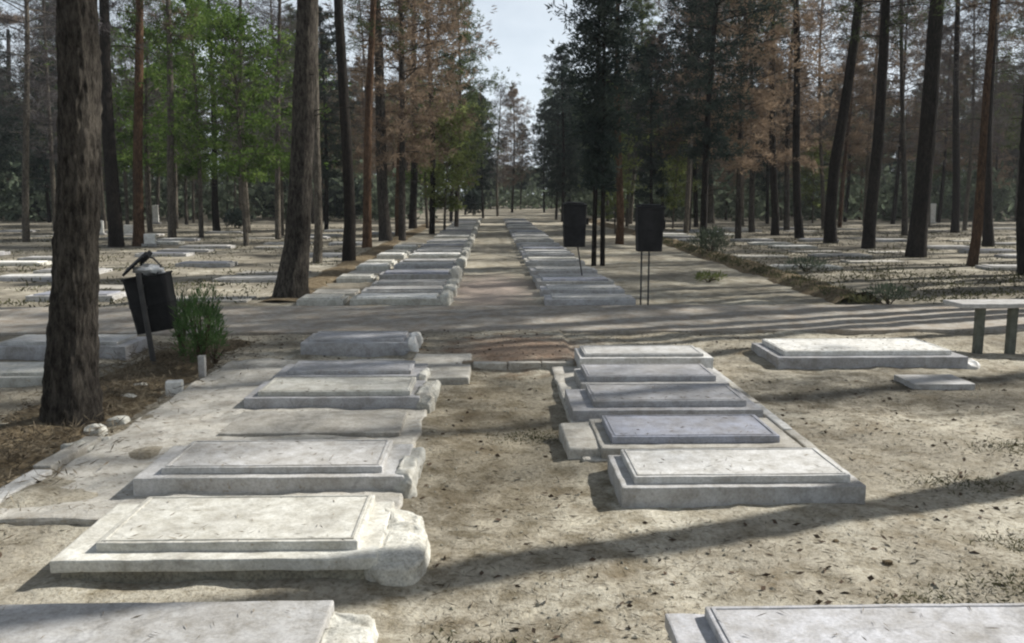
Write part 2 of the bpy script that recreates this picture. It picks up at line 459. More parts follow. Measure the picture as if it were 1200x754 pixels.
strip('soil_bank', M['soil'], [(-3.35, 4.2, 0), (-3.35, 7, 0), (-3.3, 10.6, 0)], 0.52, 0.05, 1)
strip('soil_strip', M['soil'], [(-3.5, 14.6, 0), (-3.6, 30, 0), (-3.7, 60, 0)], 0.42, 0.03, 2)
strip('soil_ridge', M['soil'], [(6.0, 14.2, 0), (6.2, 20, 0), (6.5, 32, 0), (6.7, 60, 0)], 0.42, 0.12, 3)


# ------------------------------------------------------------------ graves
def grave(label, x0, x1, y0, y1, h, base, plate, pin=(0.16, 0.2, 0.08, 0.1), ph=0.04, head=None, plinth=None, z0=0.0,
          group=None, seed=1.0, slab_t=0.06, rz=0.0, frame=True):
    cx, cy = (x0 + x1) / 2, (y0 + y1) / 2
    t = thing('grave', label, 'grave', (cx, cy, z0), rz, group)
    a, b_, c, d = x0 - cx, x1 - cx, y0 - cy, y1 - cy
    pm = M[plinth] if plinth else M['masonry']
    if plinth:
        bm = bmesh.new()
        if h - slab_t > 0.08:                      # rubble courses under the slab, one rough lump beside the next
            for (ya, yb) in ((c + 0.03, c + 0.16), (d - 0.16, d - 0.03)):
                x = a + 0.04; k = 0
                while x < b_ - 0.1:
                    wd = min(random.uniform(0.12, 0.48), b_ - 0.02 - x)
                    dy = random.uniform(-0.02, 0.035)
                    stone_box(bm, x, x + wd + random.choice((-0.03, 0.012, 0.01, -0.006)), ya + dy, yb, -0.08, h - slab_t - 0.001 - random.uniform(0, 0.012), 0.025, 0.022, 0.045, 7, seed + k)
                    x += wd; k += 1
            stone_box(bm, a + 0.1, b_ - 0.06, c + 0.14, d - 0.14, -0.08, h - slab_t - 0.004, 0.01, 0.004, 0.2, 6, seed)
        else:
            stone_box(bm, a + 0.03, b_ - 0.03, c + 0.03, d - 0.03, -0.08, h - slab_t - 0.002, 0.01, 0.004, 0.1, 6, seed)
        obj('plinth', bm, pm, t)
    bm = bmesh.new()
    stone_box(bm, a, b_, c, d, (h - slab_t) if plinth else -0.08, h, 0.009, 0.0035, 0.07, 7, seed)
    obj('base_slab', bm, M[base], t)
    if plate:
        bm = bmesh.new()
        pa, pb, pc, pd = a + pin[0], b_ - pin[1], c + pin[2], d - pin[3]
        stone_box(bm, pa, pb, pc, pd, h - 0.004, h + ph, 0.008, 0.002, 0.07, 6, seed + 3)
        p = obj('name_plate', bm, M[plate], t)
        if frame:
            bm = bmesh.new(); e = 0.02; q = 0.014; hh = h + ph
            for (u0, u1, v0, v1) in ((pa + e, pb - e, pc + e, pc + e + q), (pa + e, pb - e, pd - e - q, pd - e),
                                     (pa + e, pa + e + q, pc + e + q, pd - e - q), (pb - e - q, pb - e, pc + e + q, pd - e - q)):
                stone_box(bm, u0, u1, v0, v1, hh - 0.01, hh + 0.005, 0.002, 0.0008, 0.1, 6, seed)
            obj('raised_border', bm, M[plate], p)
    if head:
        side, L_, hm, top = head
        bm = bmesh.new()
        hx0, hx1 = (b_ - 0.03, b_ + L_) if side > 0 else (a - L_, a + 0.03)
        for k in range(2):
            ya, yb = (c + 0.01, c + (d - c) * 0.6) if k == 0 else (c + (d - c) * 0.42, d - 0.02)
            e = random.uniform(-0.35, 0.1) * L_ if side > 0 else 0
            if side < 0:
                if k == 0: stone_box(bm, hx0, hx1, c + 0.05, d - 0.06, -0.12, top, 0.02, 0.01, 0.08, 4, seed)
            else:
                boulder(bm, hx0 - 0.03 + 0.006 * k, hx1 + e, ya - 0.02, yb + 0.02, -0.1, top + 0.004 - 0.02 * k, 0.024, seed + k * 2.2)
        obj('head_block', bm, M[hm], t, True)
    return t


# left row, front to back
grave('wide cream grave slab cut off by the lower left edge of the photo', -2.42, -0.64, 2.42, 3.42, 0.12, 'grey', None, plinth='masonry', head=(1, 0.20, 'rubble', 0.108), seed=1)
grave('cream grave on rubble with big pale broken head end, second from front in left row', -1.99, -0.52, 3.84, 4.59, 0.12, 'cream', 'cream', (0.17, 0.10, 0.09, 0.02), 0.045, (1, 0.20, 'rubble', 0.112), 'masonry', seed=2)
grave('grey cream grave with smooth dark front side, third from the front in the left row', -2.07, -0.51, 4.98, 5.66, 0.13, 'grey', 'grey', (0.14, 0.13, 0.07, 0.03), 0.04, (1, 0.07, 'cream', 0.13), None, seed=3)
t = grave('low flat sandy grave slab without raised plate on pale paving', -1.95, -0.66, 6.20, 6.86, 0.06, 'concrete', None, seed=4)
grave('narrow grave with bright cream plate and rounded rough boulder at its head end', -2.0, -0.58, 7.05, 7.72, 0.12, 'lilac', 'cream', (0.1, 0.08, 0.06, 0.04), 0.04, (1, 0.13, 'rubble', 0.135), None, seed=5)
grave('low lilac grey grave squeezed before the tall dark sided grave', -2.0, -0.62, 8.02, 8.62, 0.10, 'lilac', 'lilac', (0.12, 0.12, 0.06, 0.05), 0.04, (1, 0.06, 'cream', 0.1), None, seed=6)
grave('tall lilac grave with dark front and white end stone beside the square concrete corner', -2.06, -0.85, 9.5, 10.2, 0.16, 'lilac', 'lilac', (0.08, 0.1, 0.06, 0.06), 0.03, (1, 0.07, 'white', 0.2), None, seed=7)
# right row, front to back
grave('grey grave slab with dark edge cut off by the lower right edge of the photo', 0.68, 2.32, 2.42, 3.27, 0.12, 'lilac', 'lilac', (0.15, 0.1, 0.1, 0.02), 0.04, None, 'masonry', seed=8)
grave('pale grave with sharp rim standing clear of the paving, front of middle right row', 0.74, 2.14, 4.82, 5.46, 0.105, 'grey', 'pale', (0.08, 0.07, 0.06, 0.02), 0.045, None, None, seed=9)
grave('grave with dark blue grey plate and plain concrete block at its left end', 0.72, 2.04, 5.58, 6.36, 0.07, 'concrete', 'blue', (0.08, 0.12, 0.1, 0.1), 0.05, (-1, 0.22, 'concrete', 0.055), None, z0=0.043, seed=10)
grave('lilac grave with light front border, between the blue plated grave and two narrower ones', 0.62, 2.08, 6.56, 7.32, 0.08, 'lilac', 'lilac', (0.17, 0.1, 0.1, 0.04), 0.05, None, None, z0=0.043, seed=11)
grave('small lilac grave last but one before the low kerb on the right', 0.78, 2.08, 7.52, 8.2, 0.08, 'grey', 'lilac', (0.06, 0.1, 0.08, 0.04), 0.05, None, None, z0=0.043, seed=12)
grave('thin bright edged grave at the back of the middle right row by the cross path', 0.86, 2.16, 8.42, 9.0, 0.12, 'pale', 'pale', (0.05, 0.08, 0.06, 0.03), 0.03, None, None, z0=0.06, seed=13)
# single large grave on the right
grave('long white topped grave with shaded side standing alone right of the middle row', 2.9, 4.85, 8.75, 9.68, 0.115, 'lilac', 'white', (0.10, 0.12, 0.1, 0.05), 0.05, (1, 0.2, 'pale', 0.06), None, seed=14)
bm = bmesh.new(); p = G(1094, 445, 0.03)
stone_box(bm, p.x - 0.28, p.x + 0.28, p.y - 0.22, p.y + 0.22, -0.04, 0.035, 0.008, 0.003, 0.1)
tag(obj('flat_marker', bm, M['grey']), 'small flat pale marker stone in the shade before the white topped grave', 'marker stone')

# far graves: prototypes are made once, then copied
random.seed(3)
protos = []
for k, (bs, pl, h, ph, hd) in enumerate([('grey', 'grey', 0.12, 0.04, None), ('lilac', 'pale', 0.14, 0.04, None), ('cream', 'cream', 0.10, 0.04, None),
                                         ('concrete', None, 0.06, 0, None), ('grey', 'blue', 0.18, 0.04, None), ('cream', 'white', 0.12, 0.035, None)]):
    protos.append((bs, pl, h, ph))
proto_objs = {}


def far_grave(x, y, k, label, group, wide=1.5, flip=1, head=False):
    key = (k, head)
    if key not in proto_objs:
        bs, pl, h, ph = protos[k]
        t = grave(label, -0.75, 0.75, -0.34, 0.34, h * 0.75, bs, pl, (0.1, 0.12, 0.07, 0.07), ph * 0.8, (1, 0.13, 'rubble', h + 0.05) if head else None, None, seed=20 + k, frame=False)
        proto_objs[key] = t; new = t
    else:
        new = copy_tree(proto_objs[key])
    new.location = (x, y, 0); new.rotation_euler = (0, 0, random.uniform(-0.03, 0.03)); new.scale = (wide / 1.5 * flip, 1, random.uniform(0.85, 1.2) * (0.6 if 'woods' in (group or '') else 1))
    tag(new, label, 'grave', group)
    return new


y = 14.45; i = 0
while y < 62:
    if i == 0:
        lab = 'bright cream grave with white end stone, nearest beyond the cross path on the left'
    elif i == 1:
        lab = 'second grave beyond the cross path in the left row, behind the bright cream one'
    else:
        lab = 'grey grave with rough pale head end in the left row beyond the cross path'
    far_grave(-1.5, y, [5, 0, 0, 4, 2, 1, 0, 3][i % 8], lab, 'graves of the far left row', 1.5, 1, True)
    if i == 0: lab = 'bright white edged grave nearest beyond the cross path on the right'
    elif i == 1: lab = 'second lilac grave beyond the cross path in the right row'
    else: lab = 'grey lilac grave in the right row beyond the cross path'
    far_grave(1.6, y - 0.1 + random.uniform(-0.08, 0.08), [1, 1, 4, 0, 1, 3, 0, 2][i % 8], lab, 'graves of the far right row', 1.45, -1, False)
    if i % 5 != 2 and i < 14:
        far_grave(-2.75, y + 0.1, [2, 3, 5][i % 3], 'small pale slab left of the far left row of graves', 'small slabs beside the far left row', 0.75)
    y += random.uniform(1.15, 1.4) * (1 + i * 0.008); i += 1

random.seed(8)
TREE_XY = []
ng = 0


def scatter_rows(x_list, ya, yb, step, label, group, keep, kinds, blocked):
    global ng
    for x in x_list:
        y = ya + random.uniform(0, 1)
        while y < yb:
            if random.random() < keep and not blocked(x, y):
                p = 600 + F * (x - y * math.tan(YAW)) / y
                if -60 < p < 1260:
                    far_grave(x + random.uniform(-0.12, 0.12), y, random.choice(kinds), label, group, random.uniform(1.3, 1.7)); ng += 1
            y += step * (1 + y / 60)


TR = []          # explicit trunks, filled below; used so that no grave is set under a trunk
EXPL = [  # px, py(base), width px, px at frame top, bark, label
    (85, 497, 53, 79, 'bark', 'thickest dark trunk close to the left edge, lit on its right side', 14),
    (340, 348, 31, 363, 'bark', 'second thickest dark trunk leaning right behind the left graves', 13.5),
    (136, 289, 16, 121, 'bark_dark', 'dark trunk leaning left just right of the thickest trunk', 13),
    (163, 288, 12, 162, 'bark_red', 'slim straight orange lit trunk behind the left litter bin', 14),
    (202, 279, 9, 197, 'bark_grey', 'slim pale grey trunk between the orange lit trunk and the green crown', 13),
    (254, 271, 8, 245, 'bark_dark', 'thin dark trunk before the bright green crown on the left', 12),
    (228, 257, 8, 226, 'bark_grey', 'pale thin trunk standing between grey and dark trunks on the left', 12),
    (409, 306, 14, 399, 'bark_dark', 'straight dark trunk right of the second thickest trunk', 14),
    (372, 308, 10, 372, 'bark_grey', 'dim grey trunk just right of the leaning thick trunk', 12),
    (430, 290, 10, 436, 'bark_red', 'first reddish trunk of the cluster left of the alley', 13),
    (452, 282, 14, 440, 'bark', 'stout brown trunk in the middle of the cluster left of the alley', 14),
    (468, 276, 9, 470, 'bark_red', 'orange trunk right of the stout one in the cluster left of the alley', 13),
    (484, 268, 9, 486, 'bark_dark', 'rightmost dark trunk of the cluster left of the alley', 13),
    (13, 252, 10, 8, 'bark_dark', 'dark trunk at the very left edge of the view', 13),
    (46, 246, 8, 40, 'bark', 'thin trunk between the left edge and the thickest trunk', 12),
    (908, 276, 9, 905, 'bark_dark', 'thin dark trunk before brown crowns right of the bins', 13),
    (937, 279, 10, 931, 'bark_dark', 'straight dark trunk second in line before brown crowns', 14),
    (973, 285, 14, 1006, 'bark_dark', 'dark trunk leaning strongly right in its upper half', 14),
    (1017, 291, 14, 1040, 'bark_dark', 'dark trunk leaning slightly right beside the strongly leaning one', 14),
    (1073, 301, 21, 1100, 'bark_dark', 'thickest dark trunk of the right woods, leaning right', 14.5),
    (1119, 273, 9, 1122, 'bark_dark', 'slim dark trunk between thick leaning and reddish trunks on the right', 13),
    (1139, 311, 11, 1168, 'bark_red', 'slim reddish trunk leaning right, in front near the right edge', 9.5),
    (1158, 289, 12, 1163, 'bark_dark', 'straight dark trunk behind the slim reddish one', 14),
    (1199, 322, 10, 1206, 'bark_dark', 'dark trunk cut by the right edge of the photo', 13),
    (881, 272, 7, 880, 'bark', 'very thin trunk left of the dark trunks on the right', 11),
    (833, 262, 8, 828, 'bark_grey', 'thin grey trunk behind the sage green plant', 12),
    (1060, 276, 7, 1056, 'bark', 'very thin trunk just left of the thickest right trunk', 12),
    (726, 286, 9, 724, 'bark_red', 'yellowish trunk between the two bins on poles', 12),
]
tree_specs = []
for (px, py, wpx, ptop, bk, lab, Ht) in EXPL:
    b = G(px, py); e = at_depth(ptop, 0, b.y)
    tree_specs.append((b, (e.x - b.x) / e.z, wpx / 2 * b.y / F, bk, lab, Ht, e.z)); TREE_XY.append((b.x, b.y))
# trees outside the frame on the right whose trunks throw the long shadows over the foreground
OFF = [(5.75, 6.1, 0.18), (8.6, 13.2, 0.19), (9.7, 14.9, 0.2), (11.2, 17.2, 0.2), (12.8, 19.8, 0.2), (9.9, 12.4, 0.18), (14.5, 20.5, 0.2), (13.8, 16.2, 0.2), (16.6, 24.2, 0.18), (11.0, 13.6, 0.18), (16.5, 18.5, 0.2), (13.6, 11.5, 0.2), (10.6, 16.6, 0.2), (9.2, 13.9, 0.18), (12.2, 18.4, 0.2),
       (15.6, 23.0, 0.2), (17.4, 26.0, 0.2), (19.6, 28.6, 0.2), (21.5, 32.5, 0.2), (24.5, 36.0, 0.2), (18.6, 24.4, 0.2), (21.8, 29.0, 0.2), (14.8, 17.8, 0.2), (27, 40, 0.2), (19.4, 21.4, 0.2)]


def blocked(x, y):
    if 10.6 < y < 14.3: return True
    for (a, b) in TREE_XY:
        if abs(x - a) < 1.1 and abs(y - b) < 0.75: return True
    return False


scatter_rows([-4.7], 5.5, 10.4, 1.25, 'shaded grave left of the thickest trunk', 'graves in the near left plot', 1.0, [0, 2, 5, 1], blocked)
scatter_rows([-6.9], 7.5, 10.4, 1.3, 'shaded grave at the left edge beyond the thickest trunk', 'graves in the near left plot', 1.0, [0, 5], blocked)
scatter_rows([-4.9, -7.1, -9.4, -12.0, -15, -18.5, -22.5], 14.6, 46, 1.35, 'low grave among the trees of the left woods', 'graves in the left woods', 0.55, [0, 3, 4, 3, 1, 0, 5], blocked)
scatter_rows([7.6, 9.9, 12.3, 15, 18.2, 22, 26], 14.8, 46, 1.45, 'low grave among the trees of the right woods', 'graves in the right woods', 0.55, [0, 1, 3, 5, 3, 4], blocked)
scatter_rows([5.6], 5.0, 8.0, 1.3, 'grave beside the stone bench at the right edge', 'graves by the bench', 0.0, [0], blocked)

# upright pale headstones on the left
for (px, py, w_, h_, lab) in [(183, 262, 0.35, 1.1, 'tall narrow pale headstone between orange and grey trunks'), (152, 275, 0.45, 0.42, 'squat white headstone just left of the orange lit trunk'),
                              (176, 288, 0.4, 0.4, 'squat white headstone just right of the orange lit trunk'), (118, 275, 0.3, 0.6, 'pale headstone right of the thickest trunk'),
                              (1092, 262, 0.35, 1.2, 'tall pale headstone right of the thick leaning trunk')]:
    p = G(px, py); bm = bmesh.new()
    th_ = thing('headstone', lab, 'headstone', (p.x, p.y, 0), 0, 'upright pale headstones')
    stone_box(bm, -w_ / 2, w_ / 2, -0.06, 0.06, 0.06, h_, 0.03, 0.006, 0.1, 5, px); obj('tablet', bm, M['white'], th_)
    bm = bmesh.new(); stone_box(bm, -w_ / 2 - 0.08, w_ / 2 + 0.08, -0.14, 0.14, -0.05, 0.07, 0.01, 0.004, 0.1, 5, px); obj('footing', bm, M['grey'], th_)


# ------------------------------------------------------------------ kerbs and blocks
def kerb_thing(label, group, x0, x1, y0, y1, h, mat='concrete', seed=0.0, rz=0.0, name='kerb_stone'):
    cx, cy = (x0 + x1) / 2, (y0 + y1) / 2
    bm = bmesh.new(); stone_box(bm, x0 - cx, x1 - cx, y0 - cy, y1 - cy, -0.08, h, 0.012, 0.006, 0.08, 5, seed)
    o = obj(name, bm, M[mat]); o.location = (cx, cy, 0); o.rotation_euler = (0, 0, rz)
    return tag(o, label, 'kerb', group)


xk = -0.18
for k, L_ in enumerate((0.35, 0.34, 0.33)):
    kerb_thing('low kerb stone crossing the aisle between the two grave rows', 'kerb stones across the aisle', xk, xk + L_ - 0.01, 8.70, 8.80, 0.085, 'concrete', k); xk += L_
yk = 3.3
for k in range(5):
    if k == 4: continue
    kerb_thing('long kerb stone along the left side of the left graves', 'kerb stones along the soil bank', -2.86, -2.74, yk, yk + 0.68, 0.06 + 0.01 * (k % 2), 'pale' if k == 2 else 'concrete', k + 5, random.uniform(-0.04, 0.02)); yk += 0.71
yk = 5.38
for k in range(4):
    kerb_thing('thin kerb stone along the right side of the middle right row', 'kerb stones right of the graves', 2.115, 2.19, yk, yk + 0.8, 0.07, 'pale' if k % 2 else 'concrete', k + 15, random.uniform(-0.01, 0.01)); yk += 0.82
for k, (px, py, s) in enumerate([(112, 508, 0.09), (125, 520, 0.07), (92, 530, 0.1), (138, 498, 0.08), (150, 470, 0.08), (165, 455, 0.07)]):
    p = G(px, py); bm = bmesh.new()
    boulder(bm, -s, s, -s * 0.75, s * 0.75, -0.05, s * 0.7, 0.018, k + 3.0, 0.6)
    o = obj('broken_stone', bm, M['rubble'], None, True); o.location = p
    tag(o, 'rough broken stone lying in the litter beside the thickest trunk', 'stone', 'broken stones by the thickest trunk')
p = G(205, 462); bm = bmesh.new(); stone_box(bm, -0.07, 0.07, -0.06, 0.06, -0.02, 0.12, 0.012, 0.008, 0.04, 7, 4.0, 0.2)
o = obj('white_block', bm, M['white']); o.location = p; tag(o, 'small bright white block lying below the green shrub', 'block')
# shadow-side stump and dark clod in the aisle
for (px, py, s) in [(980, 632, 0.012), (1040, 658, 0.016)]:
    p = G(px, py); bm = bmesh.new()
    stone_box(bm, -s * 1.3, s * 1.3, -s, s, -0.02, s * 1.2, 0.008, 0.01, 0.02, 20, px)
    o = obj('clod', bm, M['soil']); o.location = p + Vector((0, 0, gh(p.x, p.y)))
    tag(o, 'dark clod of earth on the sandy ground before the right graves', 'clod', 'dark clods on the sand')

# ------------------------------------------------------------------ bench
b0 = G(1152, 415)
bt = thing('stone_bench', 'pale stone bench on square posts at the right edge', 'bench', (b0.x, b0.y, 0))
bm = bmesh.new(); stone_box(bm, -0.30, 1.35, -0.05, 0.38, 0.515, 0.565, 0.01, 0.004, 0.1, 5, 3); obj('seat', bm, M['grey'], bt)
for (dx, dy) in ((0.0, 0.12), (0.37, 0.12), (1.15, 0.12)):
    bm = bmesh.new(); stone_box(bm, dx - 0.042, dx + 0.042, dy - 0.042, dy + 0.042, -0.05, 0.514, 0.008, 0.003, 0.1, 6, dx + dy); obj('leg', bm, M['post'], bt)


# ------------------------------------------------------------------ litter bins
def bin_body(bm, w, d, h, taper=0.82, wall=0.012):
    """open topped tapered bin with a rolled rim, a hollow inside and pressed ribs"""
    def ring(z, k, inset=0.0):
        pts = []
        ww, dd = w / 2 * k - inset, d / 2 * k - inset
        r = min(0.04, ww * 0.3)
        for (sx, sy, a0) in ((1, 1, 0), (-1, 1, 90), (-1, -1, 180), (1, -1, 270)):
            for q in range(4):
                a = math.radians(a0 + q * 30)
                pts.append(bm.verts.new((sx * (ww - r) + r * math.cos(a), sy * (dd - r) + r * math.sin(a), z)))
        return pts
    rs = [ring(0, taper)]
    n = 8
    for i in range(1, n + 1):
        z = h * i / n; k = taper + (1 - taper) * i / n
        rs.append(ring(z - 0.012, k)); rs.append(ring(z - 0.006, k + (0.03 if i in (4,) else 0))); 
    rs.append(ring(h, 1.06)); rs.append(ring(h + 0.015, 1.06)); rs.append(ring(h + 0.015, 1.0, wall)); rs.append(ring(0.02, taper, wall))
    for a, b in zip(rs, rs[1:]):
        m = len(a)
        for k in range(m): bm.faces.new((a[k], a[(k + 1) % m], b[(k + 1) % m], b[k]))
    bm.faces.new(list(reversed(rs[0]))); bm.faces.new(rs[-1])


# left bin: hung on one leaning pole, lid flap tipped open
p = G(180, 431)
t = thing('litter_bin', 'black litter bin hung on one slanting pole with its lid flap up, left side', 'litter bin', (p.x, p.y, 0))
bm = bmesh.new(); tube(bm, [(0.02, 0, -0.1), (-0.03, 0, 0.35), (-0.10, 0, 0.97)], [0.028, 0.028, 0.026], 10)
obj('pole', bm, M['pole'], t)
bm = bmesh.new(); bin_body(bm, 0.42, 0.34, 0.56, 0.9)
o = obj('bin_body', bm, M['bin'], t); o.location = (-0.0, 0.21, 0.36); o.rotation_euler = (0.0, math.radians(-9), 0.1)
bm = bmesh.new(); box(bm, -0.28, 0.0, -0.16, 0.16, -0.012, 0.012, None, 0.006); box(bm, -0.06, 0.04, -0.13, 0.13, -0.05, 0.0, None, 0.01)
o = obj('lid', bm, M['bin'], t); o.location = (-0.10, 0.21, 1.14); o.rotation_euler = (0.15, math.radians(-42), 0.15)
bm = bmesh.new(); tube(bm, [(-0.10, 0.1, 0.9), (-0.14, 0.2, 1.06), (-0.12, 0.21, 1.14)], [0.014, 0.014, 0.014], 8)
tube(bm, [(0.02, 0.1, 0.9), (0.06, 0.2, 1.02), (-0.02, 0.22, 1.1), (-0.12, 0.21, 1.13)], [0.01] * 4, 8); obj('lid_bracket', bm, M['pole'], t)
bm = bmesh.new(); box(bm, -0.085, -0.035, -0.02, 0.06, 0.6, 0.63, None, 0.005); box(bm, -0.11, -0.06, -0.02, 0.06, 0.82, 0.85, None, 0.005); obj('bracket', bm, M['pole'], t)
bm = bmesh.new()
bmesh.ops.create_icosphere(bm, subdivisions=4, radius=1.0)
for v in bm.verts:
    n = noise.noise_vector(v.co * 1.8) * 0.35 + noise.noise_vector(v.co * 5) * 0.12
    q = v.co + n; v.co = Vector((q.x * 0.15, q.y * 0.11, q.z * 0.055))
o = obj('plastic_bag', bm, M['bag'], None, True); o.location = (p.x - 0.07, p.y + 0.2, 0.985)
tag(o, 'crumpled pale plastic bag bulging from the top of the left black bin', 'plastic bag')


def pole_bin(label, base, w, d, z0, h, lean, pole_off, group):
    t = thing('litter_bin', label, 'litter bin', base, 0, group)
    for s in pole_off:
        bm = bmesh.new(); tube(bm, [(s - lean * 0.0, 0.0, -0.1), (s - lean * 0.5, 0, z0 * 0.9), (s - lean, 0, z0 + h * 0.8)], [0.014] * 3, 8); obj('pole', bm, M['pole'], t)
    bm = bmesh.new(); bin_body(bm, w, d, h, 0.9)
    o = obj('bin_body', bm, M['bin'], t); o.location = (-lean + 0.02, -d / 2 - 0.02, z0)
    bm = bmesh.new(); box(bm, -w / 2 - 0.01, w / 2 + 0.01, -d / 2, d / 2, -0.01, 0.02, None, 0.006)
    box(bm, -w / 2 + 0.05, w / 2 - 0.05, -d / 2 + 0.04, d / 2 - 0.04, 0.02, 0.045, None, 0.01)
    o = obj('lid', bm, M['bin'], t); o.location = (-lean + 0.02, -d / 2 - 0.02, z0 + h + 0.03); o.rotation_euler = (0.05, 0.03, 0)
    bm = bmesh.new(); box(bm, -0.05, 0.05, -0.03, 0.03, -0.07, 0.07, None, 0.012)
    o = obj('catch', bm, M['bin'], t); o.location = (-lean + w / 2 + 0.04, -0.05, z0 + h * 0.62)
    bm = bmesh.new(); tube(bm, [(pole_off[0] - lean - 0.05, 0, z0 + h * 0.7), (pole_off[-1] - lean + 0.09, 0, z0 + h * 0.7)], [0.012] * 2, 8); obj('crossbar', bm, M['pole'], t)
    return t


pole_bin('black litter bin on two thin poles right of the dark tree', (*G(755, 356)[:2], 0), 0.42, 0.34, 0.86, 0.66, 0.0, (-0.06, 0.06), 'black bins by the dark tree')
pole_bin('black litter bin on a slanting pole just left of the dark tree', (*G(684, 330)[:2], 0), 0.46, 0.36, 0.72, 0.80, 0.24, (0.0,), 'black bins by the dark tree')


# ------------------------------------------------------------------ trees
def bark_trunk(path, rads, seg, rings, amp, seed):
    """trunk mesh with vertical plated bark; path is a function of height 0..1"""
    V, Fc = [], []
    for i in range(rings + 1):
        t = i / rings; c = path(t); r = rads(t)
        for k in range(seg):
            a = 2 * math.pi * k / seg
            dx, dy = math.cos(a), math.sin(a)
            q = Vector((dx * r * 26 + seed, dy * r * 26, c.z * 7.5))
            n = abs(noise.noise(q)) * 1.2 + abs(noise.noise(q * 2.3)) * 0.6 - 0.4
            n2 = noise.noise(Vector((dx * 1.3 + seed, dy * 1.3, c.z * 0.8)))
            rr = r * (1 + 0.10 * n2) + amp * n
            V.append((c.x + dx * rr, c.y + dy * rr, c.z))
    for i in range(rings):
        for k in range(seg):
            k2 = (k + 1) % seg
            Fc.append((i * seg + k, i * seg + k2, (i + 1) * seg + k2, (i + 1) * seg + k))
    me = bpy.data.meshes.new('trunk'); me.from_pydata(V, [], Fc)
    return me


def np_mesh(name, V, nper):
    """V: (n*nper,3) loose polygons of nper corners"""
    n = len(V) // nper
    me = bpy.data.meshes.new(name)
    me.vertices.add(len(V)); me.vertices.foreach_set('co', V.astype(np.float32).ravel())
    me.loops.add(len(V)); me.loops.foreach_set('vertex_index', np.arange(len(V), dtype=np.int32))
    me.polygons.add(n); me.polygons.foreach_set('loop_start', np.arange(0, len(V), nper, dtype=np.int32))
    me.polygons.foreach_set('loop_total', np.full(n, nper, dtype=np.int32))
    me.update(); me.validate(); return me


def blades(P, D, length, width, rng, spread=0.8):
    """thin triangular blades rooted at P leaning along D"""
    n = len(P)
    R = rng.normal(size=(n, 3)); d = D + R * spread; d /= np.linalg.norm(d, axis=1, keepdims=True) + 1e-9
    s = np.cross(d, rng.normal(size=(n, 3))); s /= np.linalg.norm(s, axis=1, keepdims=True) + 1e-9
    l = length * rng.uniform(0.6, 1.25, (n, 1)); w_ = width * rng.uniform(0.6, 1.3, (n, 1))
    V = np.empty((n, 4, 3)); V[:, 0] = P; V[:, 1] = P + d * l * 0.5 + s * w_; V[:, 2] = P + d * l; V[:, 3] = P + d * l * 0.5 - s * w_
    return V.reshape(-1, 3)


def crown_points(h0, h1, R, limbs, per, rng, prof, rise=0.35, axis=lambda z: (0.0, 0.0), clump=0.22, bare=0.0):
    """returns limb polylines and tuft points with outward direction"""
    lines, P, D = [], [], []
    for i in range(limbs):
        u = (i + rng.uniform(0, 1)) / limbs; z = h0 + (h1 - h0) * u
        a = i * 2.399 + rng.uniform(-0.5, 0.5); Lr = R * prof(u) * rng.uniform(0.45, 1.15)
        ax, ay = axis(z); up = rise * rng.uniform(0.2, 1.5) * (0.6 + u)
        pts = []
        for s in np.linspace(0, 1, 5):
            pts.append((ax + math.cos(a) * Lr * s, ay + math.sin(a) * Lr * s, z + up * Lr * s - 0.22 * Lr * s * s * (1 - u)))
        lines.append((pts, 0.012 + 0.016 * Lr * 0.5))
        for k in range(per):
            s = rng.uniform(0.28, 1.03); j = min(int(s * 4), 3); f = s * 4 - j
            q = np.array(pts[j]) * (1 - f) + np.array(pts[j + 1]) * f
            off = rng.normal(size=3) * clump * Lr * 0.5 * (0.5 + s)
            off[2] = off[2] * 0.5
            P.append(q + off); D.append(np.array((math.cos(a), math.sin(a), 0.35)) * 0.6 + off * 1.2)
    return lines, np.array(P), np.array(D)


def limb_verts(lines, n=4):
    bm = bmesh.new()
    for pts, r in lines:
        tube(bm, pts, [r, r * 0.8, r * 0.6, r * 0.4, r * 0.15][:len(pts)], n, cap=False)
    me = bpy.data.meshes.new('limbs'); bm.to_mesh(me); bm.free(); return me


def tufts(P, D, nb, length, width, rng, spread=0.8, jit=0.06):
    P2 = np.repeat(P, nb, axis=0) + rng.normal(size=(len(P) * nb, 3)) * jit; D2 = np.repeat(D, nb, axis=0)
    return blades(P2, D2, length, width, rng, spread)


pine_prof = lambda u: (0.55 + 0.9 * u) if u < 0.4 else 0.91 * (1 - (u - 0.4) / 0.62) ** 0.7 + 0.08
spire_prof = lambda u: (0.75 + 0.5 * math.sin(u * 3.1)) * (1 - 0.75 * u)

